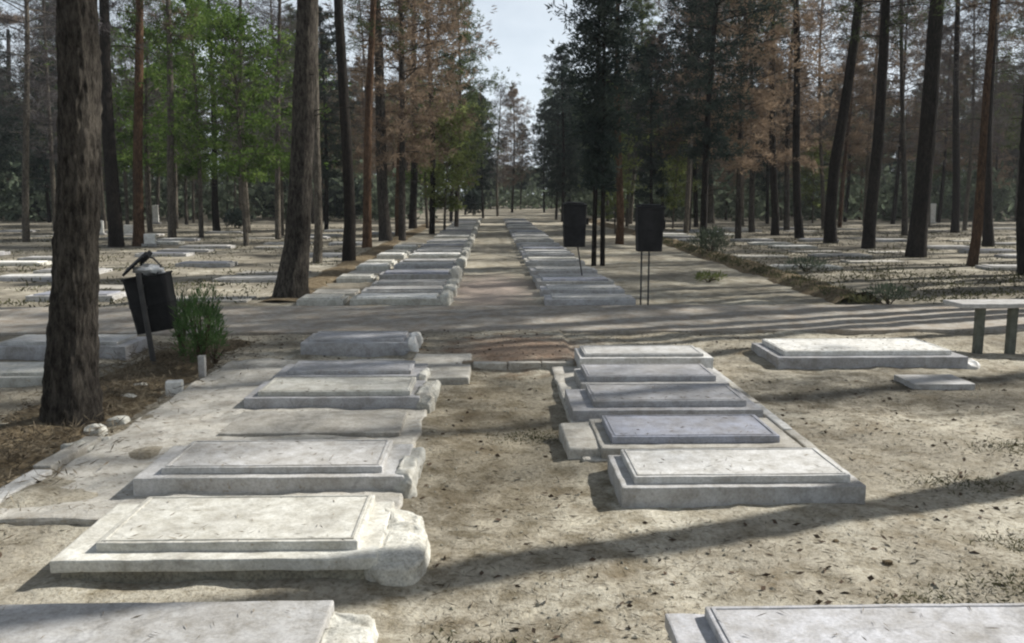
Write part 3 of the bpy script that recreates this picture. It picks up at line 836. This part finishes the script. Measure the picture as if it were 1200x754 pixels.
# -- trees one can tell apart
for idx, (b, lean, r, bk, lab, Ht, ztop) in enumerate(tree_specs):
    if Ht > 12.5 and idx: Ht += 2.5
    root = thing('pine_tree', lab, 'tree', (b.x, b.y, 0))
    kink = 0.5 if 'upper half' in lab else 0.0
    def ax(z, lean=lean, kink=kink, idx=idx, ztop=ztop):
        q = z / ztop
        k = q if not kink else max(0.12 * q, (q - 0.32) / 0.68 if q > 0.32 else 0.12 * q)
        return (lean * ztop * (k if kink else q) + 0.05 * math.sin(z * 0.55 + idx) * min(1, z), 0.06 * math.sin(z * 0.4 + idx * 2) * min(1, z))
    near = b.y < 20
    seg, rings = (120, 420) if idx == 0 else ((40, 150) if near else (16, 50))
    path = lambda t, H_=Ht: Vector((*ax(t * H_ - 0.05), t * H_ - 0.05))
    flare = 0.42 if near else 0.2
    rad = lambda t, r=r, H_=Ht, fl=flare, e=(0.72 if idx < 2 else 1.0): r * ((1 - 0.66 * t ** e) + fl * math.exp(-t * H_ / 0.45))
    me = bark_trunk(path, rad, seg, rings, 0.024 if near else 0.008, idx * 3.7)
    rng = np.random.default_rng(100 + idx)
    h0 = max(7.2, ztop + 0.6) if b.y < 26 else ztop - 1.5
    if 'reddish trunk leaning' in lab: h0 = 6.5
    Ht2 = max(Ht, h0 + 4)
    lines, P, D = crown_points(h0, Ht + 0.4, 2.4, 44, 15, rng, pine_prof, axis=ax)
    # a few dead snags lower on the trunk
    for k in range(9 if near else 7):
        z = rng.uniform(2.6, h0); a = rng.uniform(0, 6.28); l = rng.uniform(0.25, 0.9); X, Y = ax(z)
        lines.append(([(X, Y, z), (X + math.cos(a) * l * 0.5, Y + math.sin(a) * l * 0.5, z + l * 0.12), (X + math.cos(a) * l, Y + math.sin(a) * l, z + l * 0.1)], 0.012))
    link_mesh('trunk', join_mesh(me, limb_verts(lines)), M[bk], root, True)
    nm = 'needle_brown' if idx % 3 == 1 else ('needle_grey' if idx % 3 == 2 else 'needle_green')
    link_mesh('crown', np_mesh('crown', tufts(P, D, 9, 0.2, 0.012, rng), 4), M[nm], root)

for i, (x, y, r) in enumerate(OFF):
    root = thing('pine_tree', 'pine standing right of the frame whose trunk shadow crosses the ground', 'tree', (x, y, 0), 0, 'pines beyond the right edge')
    path = lambda t: Vector((0.1 * math.sin(t * 4 + i), 0, t * 16 - 0.05))
    me = bark_trunk(path, lambda t: r * (1 - 0.6 * t), 14, 40, 0.01, i)
    rng = np.random.default_rng(300 + i)
    lines, P, D = crown_points(8.0, 16.4, 2.6, 46, 13, rng, pine_prof)
    link_mesh('trunk', join_mesh(me, limb_verts(lines)), M['bark'], root, True)
    link_mesh('crown', np_mesh('crown', tufts(P, D, 9, 0.2, 0.012, rng), 4), M['needle_green'], root)

# -- dark slender tree in the middle with two thin stems
c = G(701, 311)
root = thing('dark_conifer', 'dark slender conifer with two thin stems between the black bins', 'tree', (c.x, c.y, 0))
rng = np.random.default_rng(77)
lines, P, D = crown_points(1.9, 10.2, 1.15, 130, 26, rng, lambda u: (0.35 + 1.6 * u) if u < 0.35 else 0.91 * (1 - (u - 0.35) / 0.9), rise=0.3, clump=0.3)
for k_, s in enumerate((-0.11, 0.11)):
    sub = limb_verts(lines[k_::2])
    me = bark_trunk(lambda t, s=s: Vector((s * (1 - 0.7 * t), 0, t * 10 - 0.05)), lambda t: 0.065 * (1 - 0.7 * t), 12, 30, 0.004, s)
    link_mesh('trunk', join_mesh(me, sub), M['bark_dark'], root, True)
link_mesh('crown', np_mesh('crown', tufts(P, D, 9, 0.17, 0.018, rng), 4), M['needle_dark'], root)

# -- prototypes for the woods
def proto_tree(name, cat, h0, h1, R, limbs, per, nb, bl, bw, prof, mat, bark, seed, r=0.15, clump=0.22, rise=0.35, spread=0.8):
    rng = np.random.default_rng(seed)
    root = thing(name, 'tree', cat)
    wob = seed * 1.3
    ax = lambda z: (0.18 * math.sin(z * 0.3 + wob) - 0.18 * math.sin(wob), 0.14 * math.sin(z * 0.27 + wob * 2) - 0.14 * math.sin(wob * 2))
    me = bark_trunk(lambda t: Vector((*ax(t * h1), t * h1 - 0.05)), lambda t: r * (1 - 0.72 * t), 8, 22, 0.0, seed)
    lines, P, D = crown_points(h0, h1 + 0.3, R, limbs, per, rng, prof, rise, ax, clump)
    for k in range(10):
        z = rng.uniform(min(1.8, h0 * 0.5), h0); a = rng.uniform(0, 6.28); l = rng.uniform(0.3, 1.1) * min(1, h0 / 3); X, Y = ax(z)
        lines.append(([(X, Y, z), (X + math.cos(a) * l * 0.5, Y + math.sin(a) * l * 0.5, z + l * 0.1), (X + math.cos(a) * l, Y + math.sin(a) * l, z + l * 0.05)], 0.014))
    link_mesh('trunk', join_mesh(me, limb_verts(lines, 3)), M[bark], root, True)
    link_mesh('crown', np_mesh('crown', tufts(P, D, nb, bl, bw, rng, spread), 4), M[mat], root)
    return root


KINDS = {}
for s in range(3):
    KINDS.setdefault('green', []).append(proto_tree('pine_tree', 'tree', 3.6 + s, 13.5 + s, 3.0, 78, 24, 10, 0.25, 0.022, pine_prof, 'needle_green', ['bark', 'bark_red', 'bark_grey'][s], 21 + s))
    KINDS.setdefault('brown', []).append(proto_tree('pine_tree', 'tree', 3.0 + 0.7 * s, 12.5 + s, 2.9, 78, 24, 10, 0.25, 0.019, pine_prof, 'needle_brown', ['bark', 'bark_dark', 'bark_red'][s], 31 + s))
for s in range(2):
    KINDS.setdefault('dark', []).append(proto_tree('pine_tree', 'tree', 2.4 + s, 13 + s, 2.8, 78, 24, 10, 0.25, 0.024, pine_prof, 'needle_dark', 'bark_dark', 41 + s))
    KINDS.setdefault('bare', []).append(proto_tree('bare_tree', 'tree', 4.0 + s, 14.5 + s, 2.9, 70, 18, 7, 0.36, 0.009, pine_prof, 'needle_grey', 'bark_grey', 51 + s, clump=0.3))
    KINDS.setdefault('bright', []).append(proto_tree('leafy_tree', 'tree', 2.6, 8.5 + s, 2.6, 52, 34, 8, 0.13, 0.034, lambda u: math.sin(0.35 + 2.6 * u) ** 0.7, 'leaf_bright', 'bark_grey', 61 + s, 0.12, 0.28, 0.5, 1.2))
    KINDS.setdefault('olive', []).append(proto_tree('leafy_tree', 'tree', 1.2, 5.5 + s, 1.9, 46, 22, 8, 0.14, 0.04, lambda u: math.sin(0.35 + 2.6 * u) ** 0.7, 'leaf_olive', 'bark_grey', 71 + s, 0.07, 0.28, 0.6, 1.2))
used = set()
NAMES = dict(green='green crowned pine', brown='pine with dead brown needles', dark='dark dense pine', bare='grey nearly bare pine', bright='bright green leafy tree', olive='low olive green tree')


def plant(kind, x, y, sc=None, label=None, group=None):
    src = random.choice(KINDS[kind])
    if src.name not in used: used.add(src.name); new = src
    else: new = copy_tree(src)
    new.location = (x, y, 0); s = sc or random.uniform(0.72, 1.02)
    new.scale = (s, s, s * random.uniform(0.92, 1.1)); new.rotation_euler = (random.uniform(-0.03, 0.03), random.uniform(-0.04, 0.04), random.uniform(0, 6.28))
    zone = 'left woods' if x < -2 else 'right woods'
    tag(new, label or ('%s standing back in the %s' % (NAMES[kind], zone)), 'tree', group or ('%s trees of the %s' % (kind, zone)))
    TREE_XY.append((x, y)); return new


random.seed(21)
# placed by eye first
def pp(kind, px, Y, sc, label):
    plant(kind, at_depth(px, 200, Y).x, Y, sc, label)


pp('bright', 285, 31, 0.85, 'vivid green leafy crown between thin trunks on the left')
pp('bright', 232, 37, 0.9, 'green leafy crown just left of the vivid green one')
pp('bright', 172, 42, 1.1, 'green leafy crown seen behind the orange lit trunk')
pp('bright', 500, 47, 0.75, 'green leafy crown low beside the alley on the left')
pp('brown', 505, 40, 0.95, 'brown needled pine leaning over the left side of the alley')
pp('brown', 470, 34, 0.95, 'brown needled pine behind the trunk cluster left of the alley')
pp('green', 528, 58, 0.8, 'olive pine farther along the left side of the alley')
pp('brown', 545, 78, 0.7, 'small brown pine far along the left side of the alley')
pp('dark', 556, 95, 0.6, 'dark pine at the far end of the alley, left side')
pp('bare', 583, 72, 0.74, 'grey thin pine rising over the middle of the alley end')
pp('brown', 600, 88, 0.86, 'tall grey brown pine just left of the narrow sky gap')
pp('dark', 566, 66, 0.62, 'tall dark pine left of the middle of the alley end')
pp('green', 534, 46, 0.8, 'olive pine with low crown overhanging the left grave row')
pp('olive', 520, 40, 0.85, 'low yellow green tree beside the far left grave row')
pp('dark', 660, 58, 0.8, 'dark pine with high crown right of the narrow sky gap')
pp('dark', 610, 104, 0.7, 'dark low pine under the narrow sky gap')
pp('brown', 590, 118, 0.66, 'brown grey pine closing the far end of the alley')
pp('dark', 575, 108, 0.62, 'dark pine closing the far end of the alley')
pp('dark', 638, 88, 0.72, 'dark pine far along the right side of the alley')
pp('dark', 652, 62, 0.62, 'dark pine behind the left bin')
pp('dark', 765, 44, 0.62, 'dark pine behind the right bin')
pp('olive', 722, 40, 0.62, 'yellow green bushy tree between the two bins')
pp('olive', 790, 46, 0.75, 'olive bushy tree right of the right bin')
pp('green', 748, 62, 0.72, 'green pine tall behind the two bins')
pp('brown', 808, 42, 0.95, 'brown pine nearest the alley on the right')
pp('brown', 868, 46, 1.0, 'brown pine behind the very thin trunk on the right')
pp('brown', 925, 43, 0.98, 'brown pine behind the straight dark trunks on the right')
pp('olive', 955, 55, 0.8, 'low green tree behind the straight dark trunks on the right')
n = 0
tries = 0
while n < 212 and tries < 6000:
    tries += 1
    Y = 31 + 64 * random.random() ** 0.85
    px = random.uniform(-90, 1290)
    if 518 < px < 668: continue
    x = at_depth(px, 200, Y).x
    if -3.2 - 2.0 < x < 4.2 + 0.5: continue
    if any((x - a) ** 2 + (Y - b) ** 2 < 2.6 ** 2 for a, b in TREE_XY): continue
    if px < 90: k = random.choice(['dark', 'green', 'dark', 'bare'])
    elif px < 340: k = random.choice(['green', 'green', 'bare', 'bright', 'green'])
    elif px < 440: k = random.choice(['bare', 'green', 'brown', 'dark'])
    elif px < 570: k = random.choice(['brown', 'green', 'brown', 'bare'])
    elif px < 790: k = random.choice(['dark', 'green', 'dark', 'bare'])
    elif px < 1010: k = random.choice(['brown', 'brown', 'bare', 'brown', 'dark'])
    else: k = random.choice(['dark', 'brown', 'bare', 'green', 'bare'])
    if Y < 50 and random.random() < (0.25 if 780 < px < 1010 else 0.6): k = 'bare'
    plant(k, x, Y, random.uniform(0.6, 0.86) if Y > 55 else random.uniform(0.68, 0.95)); n += 1
for k_, l_ in KINDS.items():
    for s_ in l_:
        if s_.name not in used:
            for ch in list(s_.children): bpy.data.objects.remove(ch)
            bpy.data.objects.remove(s_)

# extra bare poles standing in the woods: thin trunks whose crowns are high
# -- far woodland closing the view: one mass of trunks, crowns and undergrowth
rng = np.random.default_rng(9)
Vs = []; bm = bmesh.new()
random.seed(5)
for i in range(150):
    px = random.uniform(-120, 1320); Y = random.uniform(98, 150); x = at_depth(px, 200, Y).x
    gap = 560 < px < 640
    if gap: Y = random.uniform(140, 190); x = at_depth(px, 200, Y).x
    h1 = random.uniform(5, 7.5) if gap else random.uniform(11, 16)
    tube(bm, [(x, Y, -0.1), (x + random.uniform(-.3, .3), Y, h1 * 0.5), (x + random.uniform(-.4, .4), Y, h1)], [0.18, 0.14, 0.03], 5, False)
    lines, P, D = crown_points(random.uniform(1.5, 4), h1, 3.0, 34, 9, rng, pine_prof, clump=0.3)
    P = P + np.array((x, Y, 0)); Vs.append(tufts(P, D, 7, 0.55, 0.10, rng, jit=0.12))
tag(obj('woodland_trunks', bm, M['bark_dark']), 'mass of far trunks closing the view behind the woods', 'woodland', None, 'stuff')
tag(link_mesh('woodland', np_mesh('woodland', np.concatenate(Vs), 4), M['leaf_sage']), 'distant mass of dark crowns closing the view behind the woods', 'woodland', None, 'stuff')
# undergrowth
Ps = []
for i in range(1500):
    px = rng.uniform(-150, 1350); Y = rng.uniform(58, 130)
    if 470 < px < 680 and Y < 105: continue
    x = at_depth(px, 200, Y).x; s = rng.uniform(0.8, 2.6)
    q = rng.normal(size=(60, 3)) * np.array((s * 0.7, s * 0.7, s * 0.45)) + np.array((x, Y, s * 0.75)); q[:, 2] = np.abs(q[:, 2]); Ps.append(q)
P = np.concatenate(Ps)
tag(link_mesh('undergrowth', np_mesh('undergrowth', blades(P, np.tile((0, 0, 0.6), (len(P), 1)), 0.7, 0.17, rng, 0.9), 4), M['leaf_sage']), 'dark undergrowth at the far foot of the woods', 'undergrowth', None, 'stuff')


# ------------------------------------------------------------------ shrubs and plants
def shrub(name, label, loc, h, r, n, bl, bw, mat, seed, stem_h=0.15, up=0.9, stems=7):
    rng = np.random.default_rng(seed); t = thing(name, label, 'shrub', loc)
    bm = bmesh.new(); tips = []
    for k in range(stems):
        a = rng.uniform(0, 6.28); q = rng.uniform(0.2, 0.9) * r
        p2 = (math.cos(a) * q, math.sin(a) * q, h * rng.uniform(0.6, 0.95)); tips.append(p2)
        tube(bm, [(0, 0, -0.05), (p2[0] * 0.25, p2[1] * 0.25, stem_h), (p2[0] * 0.7, p2[1] * 0.7, (stem_h + p2[2]) / 2), p2], [0.014, 0.011, 0.007, 0.003], 5, False)
    obj('stems', bm, M['twig'], t)
    u = rng.normal(size=(n, 3)); u /= np.linalg.norm(u, axis=1, keepdims=True); u *= rng.uniform(0.15, 1.0, (n, 1)) ** 0.5
    c = np.array((0, 0, (stem_h + h) / 2)); P = u * np.array((r, r, (h - stem_h) / 2)) 
    lump = np.array([noise.noise(Vector(q) * 5 + Vector((seed, 0, 0))) for q in P]); P = P * (1 + 0.5 * lump[:, None]) + c
    D = u * 0.5 + np.array((0, 0, up))
    link_mesh('foliage', np_mesh('foliage', blades(P, D, bl, bw, rng, 0.45), 4), M[mat], t)
    return t


p = G(238, 440); shrub('green_shrub', 'upright bright green shrub beside the left litter bin', p, 0.84, 0.24, 2500, 0.075, 0.005, 'shrub', 3, 0.14, 0.9, 14)
p = G(214, 425); shrub('grey_shrub', 'grey green spindly shrub tucked behind the left bin', p + Vector((-0.05, 0.15, 0)), 0.75, 0.13, 380, 0.10, 0.006, 'leaf_sage', 4, 0.2, 1.0, 8)
bm = bmesh.new(); p = G(240, 443); stone_box(bm, -0.03, 0.03, -0.03, 0.03, -0.05, 0.24, 0.006, 0.003, 0.06)
o = obj('peg', bm, M['grey']); o.location = (p.x + 0.02, p.y - 0.12, 0); tag(o, 'short pale stake standing at the foot of the green shrub', 'stake')
p = G(252, 425); shrub('dry_shrub', 'small dry brown twigs right of the green shrub', p, 0.28, 0.2, 300, 0.1, 0.005, 'dry', 5, 0.05, 0.7)
p = G(832, 300); shrub('sage_shrub', 'sage green spreading plant at the start of the soil ridge', p, 0.75, 0.55, 800, 0.2, 0.014, 'leaf_sage', 6, 0.1, 0.6, 12)
p = G(1042, 356); shrub('sage_shrub', 'sage green tuft at the near end of the soil ridge', p, 0.28, 0.3, 350, 0.13, 0.009, 'leaf_sage', 7, 0.04, 0.8)
p = G(945, 318); shrub('sage_shrub', 'low sage green plants midway right of the soil ridge', p, 0.26, 0.5, 450, 0.13, 0.01, 'leaf_sage', 8, 0.05, 0.7)
p = G(830, 330); shrub('low_plant', 'small yellow green tuft on the sand left of the soil ridge', p, 0.14, 0.32, 240, 0.12, 0.01, 'leaf_olive', 9, 0.02, 0.5)
p = G(279, 268); shrub('dark_shrub', 'round dark shrub on the ground behind the left trunks', p, 0.9, 0.65, 1500, 0.2, 0.03, 'needle_dark', 10, 0.1, 0.4)
p = G(1178, 246); shrub('dark_hedge', 'dark dense bush at the right edge of the far woods', (p.x, 60, 0), 3.4, 2.6, 5000, 0.4, 0.07, 'needle_dark', 11, 0.2, 0.4)
for k, (px, Y) in enumerate([(1020, 70), (1085, 66), (60, 62), (330, 66), (405, 60)]):
    tag(shrub('dark_bush', 'dark bush among the far trunks of the woods', (at_depth(px, 200, Y).x, Y, 0), 2.6, 2.0, 2600, 0.4, 0.06, 'needle_dark', 20 + k, 0.2, 0.4), group='dark bushes among the far trunks')
for k, (px, py) in enumerate([(557, 250)]):
    p = G(px, py); shrub('dark_bush', ['dark round bush at the end of the far left row', 'dark round bush at the far end of the aisle'][k], (p.x, min(p.y, 75), 0), 2.2, 0.8, 1500, 0.35, 0.05, 'needle_dark', 30 + k, 0.2, 0.4)

# ------------------------------------------------------------------ litter, pebbles, tufts (stuff)
rng = np.random.default_rng(12)


def allowed(x, y):
    if 4.6 < y < 9.2 and -2.7 < x < -0.45: return False
    if 5.4 < y < 8.8 and 0.45 < x < 2.2: return False
    if 2.2 < y < 4.5 and -2.4 < x < -0.3: return False
    if 2.2 < y < 5.4 and 0.6 < x < 2.3 and not (3.25 < y < 4.6): return False
    if 8.3 < y < 9.4 and 2.7 < x < 5.1: return False
    return True


def scatter(n, xr, yr, ypow=1.6):
    out = []
    while len(out) < n:
        y = yr[0] + (yr[1] - yr[0]) * rng.random() ** ypow; x = rng.uniform(xr[0], xr[1])
        if allowed(x, y): out.append((x, y, gh(x, y)))
    return np.array(out)


P = scatter(26000, (-5, 6), (1.8, 14)); P[:, 2] += 0.004
D = rng.normal(size=(len(P), 3)); D[:, 2] *= 0.12
tag(link_mesh('needle_litter', np_mesh('needle_litter', blades(P, D, 0.055, 0.0022, rng, 0.02), 4), M['dry']), 'fallen dry pine needles and straw scattered on the sand', 'litter', None, 'stuff')
# needles blown onto the slabs
q = []
for (a0, a1, b0, b1, z) in [(-2.4, -0.7, 2.6, 3.4, .125), (-1.8, -0.65, 3.95, 4.55, .168), (-1.95, -0.7, 5.07, 5.6, .173), (-2.6, -0.6, 5.7, 6.95, .045), (-1.9, -0.7, 7.1, 7.6, .163),
                            (0.8, 2.2, 2.5, 3.2, .165), (0.85, 2.05, 4.9, 5.4, .153), (0.85, 1.9, 5.7, 6.2, .168), (0.8, 1.95, 6.7, 7.2, .175), (3.05, 4.7, 8.9, 9.6, .168), (-2.7, -2.1, 4.7, 9, .045)]:
    n_ = int((a1 - a0) * (b1 - b0) * 75)
    q.append(np.stack([a0 + (a1 - a0) * rng.random(n_), b0 + (b1 - b0) * rng.random(n_) ** 1.8, np.full(n_, z)], 1))
q = np.concatenate(q); D = rng.normal(size=(len(q), 3)); D[:, 2] = np.abs(D[:, 2]) * 0.06
tag(link_mesh('slab_litter', np_mesh('slab_litter', blades(q, D, 0.05, 0.0022, rng, 0.02), 4), M['dry']), 'few dry needles blown onto the grave slabs', 'litter', None, 'stuff')
# thick litter on the soil bank
q = np.stack([rng.normal(-3.3, 0.28, 9000), rng.uniform(4.3, 10.4, 9000), rng.uniform(0.0, 0.07, 9000)], 1)
D = rng.normal(size=(len(q), 3)); D[:, 2] = np.abs(D[:, 2]) * 0.4
tag(link_mesh('dry_grass', np_mesh('dry_grass', blades(q, D, 0.10, 0.004, rng, 0.1), 4), M['dry']), 'dry brown grass and litter around the thickest trunk', 'litter', None, 'stuff')
q = np.stack([rng.normal(6.0, 0.15, 9000), rng.uniform(13.9, 34, 9000), rng.uniform(0.0, 0.08, 9000)], 1)
q[:, 0] += (q[:, 1] - 14) * 0.025; D = rng.normal(size=(len(q), 3)) * 0.5; D[:, 2] = np.abs(D[:, 2]) + 0.3
tag(link_mesh('ridge_grass', np_mesh('ridge_grass', blades(q, D, 0.11, 0.009, rng, 0.2), 4), M['drygreen']), 'dark olive grass along the soil ridge on the right', 'grass', None, 'stuff')
# small tufts of weed on the sand at right
q = []
for (cx, cy) in [(2.7, 4.2), (3.0, 3.7), (2.4, 3.75), (3.4, 4.6), (2.9, 5.2), (1.9, 3.6), (3.6, 5.9), (-0.1, 3.2), (0.3, 6.3)]:
    q.append(rng.normal(size=(420, 3)) * np.array((0.16, 0.09, 0.0)) + np.array((cx, cy, gh(cx, cy))))
q = np.concatenate(q); D = rng.normal(size=(len(q), 3)) * 0.6; D[:, 2] = np.abs(D[:, 2]) * 0.6 + 0.15
tag(link_mesh('weeds', np_mesh('weeds', blades(q, D, 0.035, 0.003, rng, 0.3), 4), M['drygreen']), 'thin dry weeds in patches on the sand', 'weeds', None, 'stuff')
# pebbles and crumbs
P = scatter(15000, (-4.5, 5.5), (1.9, 12)); s = 0.0035 + 0.011 * rng.random(len(P)) ** 5
oct_ = np.array([(1, 0, 0), (0, 1, 0), (-1, 0, 0), (0, -1, 0), (0, 0, 0.7), (0, 0, -0.7)], float)
tri = [(0, 1, 4), (1, 2, 4), (2, 3, 4), (3, 0, 4), (1, 0, 5), (2, 1, 5), (3, 2, 5), (0, 3, 5)]
sc3 = rng.uniform(0.6, 1.3, (len(P), 1, 3)); ang = rng.uniform(0, 6.28, len(P))
B = oct_[None] * s[:, None, None] * sc3 + rng.normal(size=(len(P), 6, 3)) * s[:, None, None] * 0.15
ca, sa = np.cos(ang)[:, None], np.sin(ang)[:, None]
X = B[:, :, 0] * ca - B[:, :, 1] * sa; Y_ = B[:, :, 0] * sa + B[:, :, 1] * ca
B = np.stack([X, Y_, B[:, :, 2]], 2) + P[:, None, :] + np.array((0, 0, 0.002))
V = B[:, [i for t_ in tri for i in t_], :].reshape(-1, 3)
tag(link_mesh('pebbles', np_mesh('pebbles', V, 3), M['masonry']), 'loose pebbles and crumbs of earth on the sand', 'pebbles', None, 'stuff')
# fallen leaves and bark flakes lying on graves and ground
P = scatter(1500, (-4, 5), (1.9, 12)); P[:, 2] += 0.006
D = rng.normal(size=(len(P), 3)); D[:, 2] *= 0.2
tag(link_mesh('bark_flakes', np_mesh('bark_flakes', blades(P, D, 0.045, 0.012, rng, 0.05), 4), M['twig']), 'dark bark flakes and cone scraps on the ground', 'litter', None, 'stuff')


q = []
for side, n_ in ((1, 700), (-1, 500)):
    for k in range(n_):
        y = 14 + 36 * rng.random() ** 1.3; x = side * rng.uniform(4.2 if side < 0 else 6.9, 6 + y * 0.62)
        q.append(rng.normal(size=(26, 3)) * np.array((0.3, 0.22, 0.0)) + np.array((x, y, 0.0)))
q = np.concatenate(q); D = rng.normal(size=(len(q), 3)) * 0.6; D[:, 2] = np.abs(D[:, 2]) * 0.6 + 0.25
tag(link_mesh('woodland_weeds', np_mesh('woodland_weeds', blades(q, D, 0.10, 0.012, rng, 0.4), 4), M['drygreen']), 'dull low weeds and litter tufts among the graves of the woods', 'weeds', None, 'stuff')

bm = bmesh.new(); box(bm, -740, 740, -190, 940, -1.5, 21)
hm = bpy.data.materials.new('haze'); hm.use_nodes = True
HN, HL = hm.node_tree.nodes, hm.node_tree.links
HN.remove(HN['Principled BSDF']); pv = HN.new('ShaderNodeVolumePrincipled')
pv.inputs['Color'].default_value = (0.9, 0.93, 0.97, 1); pv.inputs['Density'].default_value = 0.0005; pv.inputs['Anisotropy'].default_value = 0.3
HL.new(pv.outputs[0], HN['Material Output'].inputs['Volume'])
tag(obj('haze', bm, hm), 'thin pale air between the trees', 'haze', None, 'stuff')
